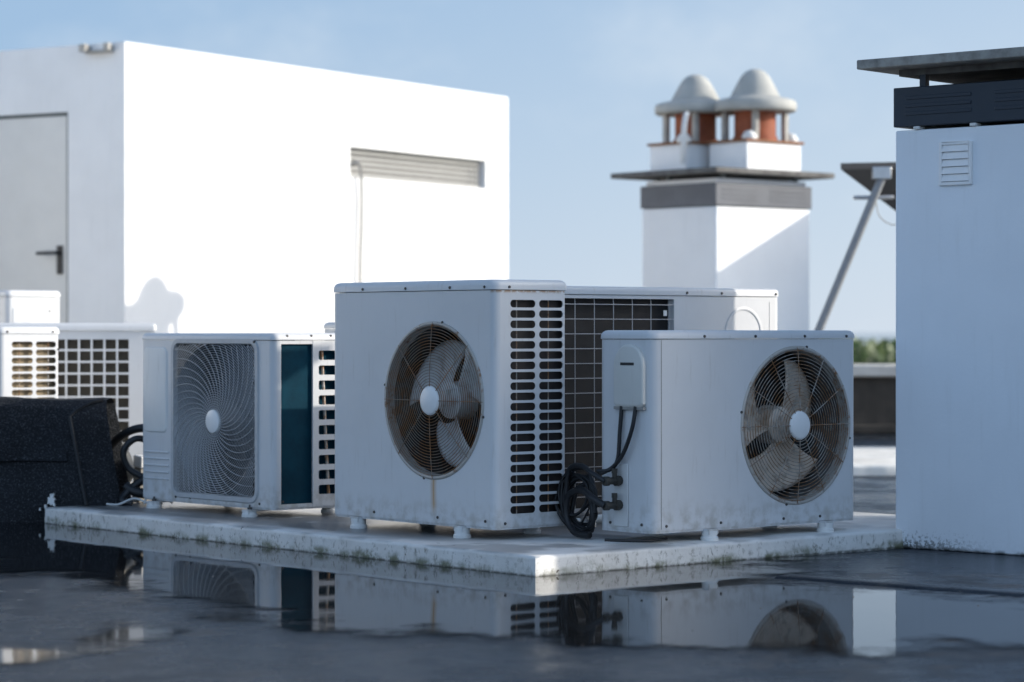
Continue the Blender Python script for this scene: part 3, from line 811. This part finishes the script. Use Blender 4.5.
jb = MB(); jb.box(-.05, -.03, 0, .05, .03, .05); o = jb.build('junction_box', M['plastic'], None, bevel=.006); o.location = rel(-.06, .32, .20); o.rotation_euler = (.1, 0, TH)
jb2 = MB(); jb2.box(-.045, -.028, -.138, .045, .028, -.002); jb2.build('bracket', M['stone'], o)
tag(o, 'small pale junction box on a block behind the left end of the small condenser', 'junction box')

# ------------------------------------------------------------------ roof deck, water, land
m = MB(); m.box(-11, -4, -.35, 11, 19.85, 0)
structure(m.build('roof_deck', M['roof'], None, merge=False))
pud = [(-2.9, 10.45), (-2.6, 9.2), (-1.89, 8.64), (-1.61, 8.21), (-1.41, 8.10), (-1.11, 7.57), (-.86, 7.18), (-.63, 6.79), (-.46, 6.60), (-.23, 6.50), (.02, 6.39), (.26, 6.23), (.48, 6.09), (.67, 6.11), (.82, 6.12), (.93, 6.15), (1.08, 6.26), (1.23, 6.20), (1.45, 6.18), (1.75, 6.5), (1.64, 7.29), (1.42, 7.24), (1.12, 7.57), (.88, 7.70), (.80, 7.95), (.95, 8.75), (.3, 8.8), (-1.6, 10.6)]
def sd(x, y):
    d = 1e9; ins = False; n = len(pud)
    for i in range(n):
        x0, y0 = pud[i]; x1, y1 = pud[(i+1) % n]
        ex, ey = x1-x0, y1-y0; t = max(0, min(1, ((x-x0)*ex+(y-y0)*ey)/(ex*ex+ey*ey)))
        d = min(d, math.hypot(x-x0-t*ex, y-y0-t*ey))
        if (y0 > y) != (y1 > y) and x < x0+(y-y0)/(y1-y0)*ex: ins = not ins
    d = d if ins else -d
    for bx, by, rx, ry in ((-.95, 6.46, .075, .26), (-1.19, 6.06, .10, .10)):
        d = max(d, .17*(1.25-math.hypot((x-bx)/rx, (y-by)/ry)))
    return d
cs = .035; x0, y0 = -3.1, 5.6; nx, ny = 146, 148; V = []; idx = {}; dep = []
m = MB()
for j in range(ny):
    for i in range(nx):
        x, y = x0+i*cs, y0+j*cs; s_ = sd(x, y)
        if s_ > -.42: idx[i, j] = len(V); V.append((x, y, .004)); dep.append(s_)
F = [(idx[i, j], idx[i+1, j], idx[i+1, j+1], idx[i, j+1]) for j in range(ny-1) for i in range(nx-1) if all(k in idx for k in ((i, j), (i+1, j), (i+1, j+1), (i, j+1)))]
me = bpy.data.meshes.new('puddle'); me.from_pydata(V, [], F); me.materials.append(M['water'])
at_ = me.attributes.new('depth', 'FLOAT', 'POINT'); at_.data.foreach_set('value', dep)
o = bpy.data.objects.new('puddle', me); COL.objects.link(o); structure(o)
# lap seams of the roofing membrane
m = MB()
def seam(a, b, w, h=.006):
    a, b = Vector(a), Vector(b); t = (b-a).normalized(); n = Vector((-t.y, t.x))
    L = []
    k = 30
    for s_, z in ((0, 0), (.012, h), (w-.03, h), (w, .001)):
        L.append([Vector((*(a.lerp(b, i/k) + n*(s_+.004*math.sin(i*1.7+s_*20))), z)) for i in range(k+1)])
    vs = [p for r_ in L for p in r_]; ww = k+1
    m.faces(vs, [(r_*ww+i, r_*ww+i+1, (r_+1)*ww+i+1, (r_+1)*ww+i) for r_ in range(3) for i in range(k)])
seam((.80, 7.98), (2.6, 6.45), .12, .008)
structure(m.build('membrane_seam', M['roof'], None, 50))
# a few crumbs of grit and leaf litter
gm2 = MB(); rn = random.Random(21)
for k in range(45):
    x, y = rn.uniform(-1.7, 2.2), rn.uniform(5.7, 8.2); s_ = rn.uniform(.001, .0035)
    gm2.faces([Vector((x+s_*a, y+s_*b, .004+s_*c)) for a, b, c in ((-1, -.7, 0), (1, -.5, 0), (.3, 1, 0), (0, .1, .9))], [(0, 2, 1), (0, 1, 3), (1, 2, 3), (2, 0, 3)])
g = gm2.build('roof_grit', M['conc_dark'], None); g['kind'] = 'stuff'; g['label'] = 'scattered grit and crumbs lying on the wet roof'; g['category'] = 'grit'

m = MB(); m.faces([Vector((x, y, -7)) for x, y in ((-4000, -300), (4000, -300), (4000, 1500), (-4000, 1500))], [(0, 1, 2, 3)])
structure(m.build('ground', M['land'], None))
m = MB(); m.faces([Vector((x, y, -7.3)) for x, y in ((-60000, 1490), (60000, 1490), (60000, 60000), (-60000, 60000))], [(0, 1, 2, 3)])
structure(m.build('sea', M['sea'], None))
m = MB(); m.box(-10.8, -3.8, -7, 10.8, 19.7, -.36)
o = m.build('house_block', M['render'], None); tag(o, 'white walled house block carrying the flat roof', 'building')

# parapet at the far edge
pp = thing('parapet_wall', 'dark low parapet with a pale coping at the far edge of the roof', 'wall', (0, 19.45, 0))
m = MB(); m.box(-11, 0, .001, 11, .30, .425); m.box(-11, -.06, .001, 11, -.001, .07); m.build('wall', M['conc_wall'], pp, bevel=.01)
m = MB()
for i in range(12): m.box(-11+i*22/12+.004, -.05, .425, -11+(i+1)*22/12-.004, .36, .515)
m.build('coping', M['whiteconc'], pp, bevel=.012)

# trees beyond the parapet
m = MB(); rn = random.Random(31)
for j in range(30000):
    x, y = rn.uniform(-9, 15), rn.uniform(33, 37)
    top = .75 - (10.5 + 3.5*math.sin(x*1.7+1)*math.sin(x*.6+y) + 2*math.sin(x*5.3+y*2))/2615*y
    c = Vector((x, y, top - rn.uniform(0, 1)**1.4*1.3)); s_ = rn.uniform(.05, .11)
    a = Vector((rn.gauss(0, 1), rn.gauss(0, 1), rn.gauss(0, 1))).normalized(); b = a.orthogonal().normalized()
    m.faces([c-a*s_, c+b*s_*.5, c+a*s_, c-b*s_*.5], [(0, 1, 2, 3)])
for k in range(14):
    x = -9+k*1.75; m.tube([(x, 35, -7), (x+.1, 35.1, -4), (x, 35, -.2)], [.22, .17, .06], 6)
o = m.build('treetops', M['leaf'], None, merge=False); o['kind'] = 'stuff'; o['label'] = 'green treetops beyond the roof edge'; o['category'] = 'trees'

# ------------------------------------------------------------------ big white roof building
TB = R(58.3)
bd = thing('rooftop_building', 'big white flat roofed building with a door, long louvre and sunlit right wall', 'building', (-2.4567, 16.6, 0), TB)
LB, DB, HB = 4.615, 4.0, 2.60
m = MB(); wt = .2
lx0, lx1, lz0, lz1 = 2.47, 4.29, 1.867, 2.085
dy0, dy1, dz1 = .475, 1.42, 2.175
m.plate(rect(0, .001, LB, HB), [rect(lx0, lz0, lx1, lz1)], (0, 0, 0), (1, 0, 0), (0, 0, 1), (0, -1, 0), wt)
m.plate(rect(wt, .001, DB, HB), [rect(dy0, .17, dy1, dz1)], (0, 0, 0), (0, 1, 0), (0, 0, 1), (-1, 0, 0), wt)
m.box(LB-wt, wt, .001, LB, DB, HB); m.box(wt, DB-wt, .001, LB-wt, DB, HB)
w = m.build('wall', M['render'], bd)
m = MB(); m.box(wt-.002, wt-.002, 2.40, LB-wt+.002, DB-wt+.002, 2.50); m.build('roof', M['conc_light'], bd)
# long louvre
m = MB()
for a, b, c_, d in ((lx0, lz0, lx0+.03, lz1), (lx1-.03, lz0, lx1, lz1), (lx0+.03, lz0, lx1-.03, lz0+.012), (lx0+.03, lz1-.012, lx1-.03, lz1), ):
    m.box(a, .05, b, c_, .11, d)
lv = m.build('louvre', M['louvre_white'], bd)
m = MB()
for k in range(5):
    z = lz0+.016+.039*k
    T_ = Matrix.Translation((0, .05, z+.012)) @ Matrix.Rotation(R(48), 4, 'X')
    m.box(lx0+.03, -.015, -.0015, lx1-.03, .015, .0015, T_)
m.build('louvre_slats', M['louvre_white'], lv)
m = MB(); m.box(lx0, .125, lz0, lx1, .13, lz1); m.build('louvre_back', M['lip'], lv)
# conduit bent out of the louvre and down the wall
m = MB(); m.tube(catmull([(2.50, .05, 1.93), (2.50, -.02, 1.97), (2.52, -.05, 1.96), (2.56, -.035, 1.88), (2.575, -.03, 1.75), (2.57, -.03, 1.5), (2.555, -.03, 1.2), (2.555, -.03, .5), (2.555, -.03, .02)]), .013, 8)
m.build('conduit', M['conduit'], bd, 60)
# door
m = MB(); m.box(.014, dy0+.022, .18, .06, dy1-.022, dz1-.022); dr = m.build('door', M['door'], bd, bevel=.003)
m = MB(); m.box(.008, dy0, .17, .10, dy0+.018, dz1); m.box(.008, dy1-.018, .17, .10, dy1, dz1); m.box(.008, dy0+.018, dz1-.018, .10, dy1-.018, dz1); m.build('door_frame', M['doorframe'], dr)
m = MB(); m.box(.004, .528, 1.13, .0135, .575, 1.315); m.tube(catmull([(.014, .552, 1.268), (-.03, .552, 1.268), (-.042, .57, 1.268), (-.042, .69, 1.266), (-.036, .70, 1.264)]), .011, 8); m.build('handle', M['black'], dr, 40, bevel=0)
# broken scupper at the roof edge
m = MB(); m.box(-.05, .09, 2.535, -.001, .29, 2.545); m.box(-.05, .09, 2.546, -.001, .10, 2.585); m.box(-.05, .28, 2.546, -.001, .29, 2.585)
m.box(-.075, .075, 2.548, -.0505, .115, 2.592); m.box(-.085, .262, 2.543, -.0505, .31, 2.592); m.box(-.03, .101, 2.546, -.004, .279, 2.556)
m.build('scupper', M['conc_light'], bd)

# ------------------------------------------------------------------ chimneys
def louvre_band(root, x0, y0, x1, y1, z0, z1, mat):
    m = MB(); m.box(x0, y0, z0, x1, y1, z1)
    bnd = m.build('metal_band', mat, root, bevel=.003)
    e = MB(); hz = z1-z0
    def emb(face, a, b):
        for k in range(3):
            z = z0+hz*(.28+.2*k)
            if face == 'l': e.box(x0-.003, a, z, x0-.0005, b, z+.012)
            else: e.box(a, y0-.003, z, b, y0-.0005, z+.012)
    ly, lx = y1-y0, x1-x0
    n = max(2, int(ly/.33))
    for k in range(n): emb('l', y0+ly*(k+.12)/n, y0+ly*(k+.86)/n)
    n = max(2, int(lx/.4))
    for k in range(n): emb('f', x0+lx*(k+.12)/n, x0+lx*(k+.86)/n)
    e.build('band_ribs', mat, bnd, bevel=.002)
    return bnd
def cowl(root, cx, cy, zb, zbrim, Rb, top):
    h = top-zbrim; k = Rb/.262
    m = MB()
    pr = [(.19, 0), (.256, .0), (.266, .010), (.267, .050), (.256, .066), (.226, .076), (.186, .083), (.166, .090), (.158, .098), (.146, .122), (.126, .158), (.105, .196), (.084, .228), (.058, .250), (.028, .262), (.0, .264)]
    m.lathe([(r*k, z*h/.262) for r, z in pr], (cx, cy, zbrim), 'z', 48)
    co = m.build('cowl', M['cowl'], root, 60)
    m = MB(); m.lathe([(.135*k, 0), (.135*k, zbrim-zb+.02)], (cx, cy, zb), 'z', 28)
    m.lathe([(.145*k, 0), (.145*k, .03)], (cx, cy, zb), 'z', 28); m.build('clay_flue', M['clay'], co)
    for sx, sy in ((-1, -1), (1, -1), (1, 1), (-1, 1)):
        m = MB(); a = .135*k; m.box(cx+sx*a-.018, cy+sy*a-.018, zb, cx+sx*a+.018, cy+sy*a+.018, zbrim+.01); m.build('post', M['conc_light'], co, bevel=.003)
    return co
CG = 'rooftop chimney stacks with louvred bands'
ch = thing('chimney_stack', 'white square chimney with a flat plate and two bell shaped cowls with red clay flues', 'chimney', (1.2716, 16.3, 0), TH, CG)
m = MB(); m.box(0, 0, .001, .855, .67, 1.545); m.build('shaft', M['render'], ch, bevel=.012)
louvre_band(ch, -.008, -.008, .863, .678, 1.548, 1.69, M['bandpale'])
m = MB(); m.box(.02, .02, 1.69, .835, .65, 1.72); m.build('shaft_neck', M['render'], ch)
m = MB()
for x, y in ((.10, .04), (.755, .04), (.10, .63), (.755, .63), (.03, .45)): 
    m = MB(); m.box(x-.015, y-.015, 1.72, x+.015, y+.015, 1.745); m.build('spacer_post', M['doorframe'], ch)
m = MB(); m.box(-.1, -.1, 1.745, .983, .862, 1.780); m.build('roof_plate', M['conc_dark'], ch, bevel=.006)
for (x0_, y0_, x1_, y1_, zt, cx, cy, rb, tp) in ((.325, .05, .825, .385, 1.965, .575, .22, .262, 2.447), (.185, .455, .685, .79, 1.965, .435, .622, .262, 2.432)):
    m = MB(); m.box(x0_, y0_, 1.780, x1_, y1_, zt); pl = m.build('plinth', M['render'], ch, bevel=.006)
    m = MB(); m.box(x0_-.014, y0_-.014, zt, x1_+.014, y1_+.014, zt+.016); m.build('plinth_flashing', M['rust'], pl)
    cowl(ch, cx, cy, zt+.016, 2.172, rb, tp)
m = MB(); m.tube(catmull([(.10, .40, 1.83), (.085, .375, 1.93), (.085, .37, 2.05), (.11, .38, 2.13), (.16, .42, 2.15)]), .018, 8); m.build('vent_pipe', M['plastic'], ch, 60)
m = MB()
for x, y, z in ((.40, .10, 1.992), (.80, .12, 1.992), (.15, .44, 1.98)):
    m = MB(); m.lathe([(.0, 0), (.045, 0), (.05, .02), (.03, .05), (.0, .06)], (x, y, z-.01), 'z', 14)
    m.build('mortar_lump', M['foot'], ch, 60)

TT = R(48.9)
tw = thing('chimney_stack', 'broad white chimney with a dark band, concrete roof slab and small vent grille', 'chimney', (1.3372, 9.1277, 0), TT, CG)
LT, WT = 1.41, .92
m = MB(); NL = 40
m.box(0, -LT, .0005, WT, 0, 1.455)
sf = m.build('shaft', M['render_tower'], tw, bevel=.006)
louvre_band(tw, -.006, -LT-.006, WT+.006, .004, 1.467, 1.604, M['bandmetal'])
m = MB()
for y in (-.09, -.315, -.62, -1.0, -1.34):
    m = MB(); m.box(-.007, y-.013, 1.4555, .03, y+.013, 1.4668); m.build('band_pad', M['foot'], tw, bevel=.003)
m = MB()
for x in (.03, WT-.03):
    for y in (-.10, -.75, -LT+.1):
        m = MB(); m.box(x-.012, y-.012, 1.604, x+.012, y+.012, 1.646); m.build('spacer_post', M['bandmetal'], tw)
m = MB(); m.box(.02, -LT-.02, 1.646, WT+.0, -.003, 1.668); m.build('under_slab', M['conc_dark'], tw)
m = MB(); m.box(-.1, -LT-.1, 1.668, WT+.1, .095, 1.701); m.build('roof_plate', M['conc_grey'], tw, bevel=.004)
vx0, vx1, vz0, vz1 = -.312, -.182, 1.258, 1.405
m = MB()
for a, b, c_, d in ((vx0, vz0, vx0+.012, vz1), (vx1-.012, vz0, vx1, vz1), (vx0+.012, vz0, vx1-.012, vz0+.01), (vx0+.012, vz1-.01, vx1-.012, vz1)): m.box(-.010, a, b, -.0005, c_, d)
vg = m.build('vent_grille', M['render'], tw, bevel=.002)
m = MB()
for k in range(5):
    T_ = Matrix.Translation((-.006, 0, vz0+.024+.0255*k)) @ Matrix.Rotation(R(14), 4, 'Y')
    m.box(-.002, vx0+.012, -.0122, .001, vx1-.012, .0122, T_)
m.build('vent_slats', M['render'], vg)

# a further white block to the right, just out of the frame behind the right chimney
rb_ = thing('stair_head', 'white stair head block on the far right of the roof, hidden behind the right chimney', 'building', (3.05, 17.2, 0), TH)
m = MB(); m.box(0, -1.8, .001, 1.6, .12, 2.0); m.build('wall', M['render'], rb_, bevel=.012)
m = MB(); m.box(.0, -1.8, 2.001, 1.6, .12, 2.04); m.build('roof', M['conc_dark'], rb_)

bounce_block = thing('rooftop_building', 'unseen white block added at the left to bounce sunlight onto the door wall', 'building', (-5.2, 10.6, 0), 0)  # added out of view as a reflector for the door wall
m = MB(); m.box(-3, 0, .001, 0, 5.7, 2.7); m.build('wall', M['render'], bounce_block, bevel=.012)
m = MB(); m.box(-3.05, -.05, 2.701, .05, 5.75, 2.76); m.build('roof', M['conc_light'], bounce_block)

# ------------------------------------------------------------------ solar panel on its strut
sp_ = thing('solar_panel', 'tilted dark solar panel on a slanted grey pole, half hidden by the right chimney', 'solar panel', (1.33, 14.0, 0))
m = MB()
n_ = Vector((0, .5, .87))
a = Vector((.43, 0, 1.625)); ex = Vector((1.0, .30, .04)); ey = Vector((.42, .75, -.20)); th_ = Vector((.0, .012, .035))
m.rings([[a, a+ex, a+ex+ey, a+ey], [v+th_ for v in (a, a+ex, a+ex+ey, a+ey)]]); m.build('panel', M['solar'], sp_)
m = MB(); o_ = th_*1.06
m.rings([[v+o_ for v in (a+ex*.03+ey*.03, a+ex*.97+ey*.03, a+ex*.97+ey*.97, a+ex*.03+ey*.97)], [v+o_+Vector((0, .001, .003)) for v in (a+ex*.03+ey*.03, a+ex*.97+ey*.03, a+ex*.97+ey*.97, a+ex*.03+ey*.97)]]); m.build('cell_glass', M['cellglass'], sp_)
m = MB(); m.tube([(0, .02, .0), (.66, .02, 1.60)], .024, 10); m.build('pole', M['galv'], sp_)
m = MB(); m.box(-.06, -.05, .001, .06, .09, .012); m.build('base_plate', M['alu'], sp_)
m = MB(); m.box(.60, -.01, 1.575, .70, .045, 1.64); m.tube([(.50, .02, 1.475), (.72, .05, 1.48)], .012, 6); m.build('bracket', M['alu'], sp_, bevel=.003)
m = MB(); m.tube([(.95, .6, 0), (.95, .6, 1.45)], .022, 8); m.build('rear_pole', M['alu'], sp_)
m = MB(); m.tube(catmull([(.62, .03, 1.5), (.64, .03, 1.38), (.72, .03, 1.33), (.80, .05, 1.38), (.84, .08, 1.45)]), .003, 6); m.build('lead', M['conduit'], sp_, 60)

# ------------------------------------------------------------------ light, sky, camera
HAZE_A = (1.95, 2.85, 4.1); HAZE_B = (3.6, 4.15, 4.85); CLOUD = (4.2, 4.6, 5.1)
SUN = Vector((.95, .06, .36)).normalized()
elev = math.asin(SUN.z); az = math.atan2(SUN.x, SUN.y)
sl = bpy.data.lights.new('sun', 'SUN'); sl.energy = 3.8; sl.angle = R(.53); sl.color = (1, .93, .83)
so = bpy.data.objects.new('sun', sl); COL.objects.link(so); so.rotation_euler = (-SUN).to_track_quat('-Z', 'Y').to_euler(); so.location = (6, 0, 6)
w = bpy.data.worlds.new('World'); scene.world = w; w.use_nodes = True
nt = w.node_tree; bg = nt.nodes['Background']
sky = nt.nodes.new('ShaderNodeTexSky'); sky.sky_type = 'NISHITA'; sky.sun_disc = False
sky.sun_elevation = elev; sky.sun_rotation = az; sky.air_density = 1.0; sky.dust_density = .3; sky.ozone_density = 3.0; sky.altitude = 0
tc = nt.nodes.new('ShaderNodeTexCoord'); sx = nt.nodes.new('ShaderNodeSeparateXYZ'); nt.links.new(tc.outputs['Generated'], sx.inputs[0])
def wm(op, a, b):
    n = nt.nodes.new('ShaderNodeMath'); n.operation = op
    for i, v in enumerate((a, b)):
        if isinstance(v, (int, float)): n.inputs[i].default_value = v
        else: nt.links.new(v, n.inputs[i])
    return n.outputs[0]
def wmix(f, a, b, mode='MIX'):
    n = nt.nodes.new('ShaderNodeMix'); n.data_type = 'RGBA'; n.blend_type = mode
    for s_, v in ((n.inputs[0], f), (n.inputs[6], a), (n.inputs[7], b)):
        if isinstance(v, (int, float)): s_.default_value = v
        elif isinstance(v, tuple): s_.default_value = (*v, 1)
        else: nt.links.new(v, s_)
    return n.outputs[2]
hz = nt.nodes.new('ShaderNodeMapRange'); hz.interpolation_type = 'SMOOTHSTEP'; nt.links.new(sx.outputs[2], hz.inputs[0])
hz.inputs[1].default_value = .9; hz.inputs[2].default_value = -.02; hz.inputs[3].default_value = 0; hz.inputs[4].default_value = .93
hc = nt.nodes.new('ShaderNodeMapRange'); nt.links.new(wm('SUBTRACT', wm('MULTIPLY', sx.outputs[0], .30), sx.outputs[2]), hc.inputs[0])
hc.inputs[1].default_value = -.17; hc.inputs[2].default_value = .05
haze = wmix(hc.outputs[0], HAZE_A, HAZE_B)
cn = nt.nodes.new('ShaderNodeTexNoise'); mp = nt.nodes.new('ShaderNodeMapping'); mp.inputs['Scale'].default_value = (1, 1, 1.6); nt.links.new(tc.outputs['Generated'], mp.inputs[0]); nt.links.new(mp.outputs[0], cn.inputs['Vector'])
cn.inputs['Scale'].default_value = 9; cn.inputs['Detail'].default_value = 6; cn.inputs['Roughness'].default_value = .6
cf = nt.nodes.new('ShaderNodeMapRange'); cf.interpolation_type = 'SMOOTHSTEP'; nt.links.new(cn.outputs['Fac'], cf.inputs[0]); cf.inputs[1].default_value = .5; cf.inputs[2].default_value = .8
haze = wmix(wm('MULTIPLY', cf.outputs[0], .45), haze, CLOUD)
skyc = wmix(hz.outputs[0], sky.outputs[0], haze)
# unseen bright fill added to the sky behind the camera
bk = nt.nodes.new('ShaderNodeMapRange'); bk.interpolation_type = 'SMOOTHSTEP'; nt.links.new(wm('SUBTRACT', wm('MULTIPLY', sx.outputs[1], -1), wm('MULTIPLY', sx.outputs[2], .25)), bk.inputs[0])
bk.inputs[1].default_value = -.1; bk.inputs[2].default_value = .6
cb = wm('MULTIPLY', bk.outputs[0], wm('ADD', wm('MULTIPLY', cf.outputs[0], .5), .5))
skyc = wmix(cb, skyc, (3.7, 5.3, 7.7))
vd = nt.nodes.new('ShaderNodeVectorMath'); vd.operation = 'DOT_PRODUCT'; nt.links.new(tc.outputs['Generated'], vd.inputs[0]); vd.inputs[1].default_value = SUN
gl_ = nt.nodes.new('ShaderNodeMapRange'); gl_.interpolation_type = 'SMOOTHSTEP'; nt.links.new(vd.outputs['Value'], gl_.inputs[0]); gl_.inputs[1].default_value = .84; gl_.inputs[2].default_value = .995
skyc = wmix(gl_.outputs[0], skyc, (36, 34.5, 32.5))
nt.links.new(skyc, bg.inputs[0]); bg.inputs[1].default_value = .15
cam = bpy.data.cameras.new('camera'); co = bpy.data.objects.new('camera', cam); COL.objects.link(co); scene.camera = co
cam.sensor_width = 36; cam.lens = 2615/1024*36; cam.clip_end = 90000; cam.clip_start = .1
co.location = (0, 0, .75); co.rotation_euler = (R(90)-8/2615, 0, 0)
cam.dof.use_dof = True; cam.dof.focus_distance = 8.75; cam.dof.aperture_fstop = 2.8; cam.dof.aperture_blades = 9
scene.view_settings.view_transform = 'Standard'; scene.view_settings.look = 'None'
scene.view_settings.exposure = .25; scene.view_settings.gamma = 1
scene.render.engine = 'CYCLES'; scene.cycles.max_bounces = 8
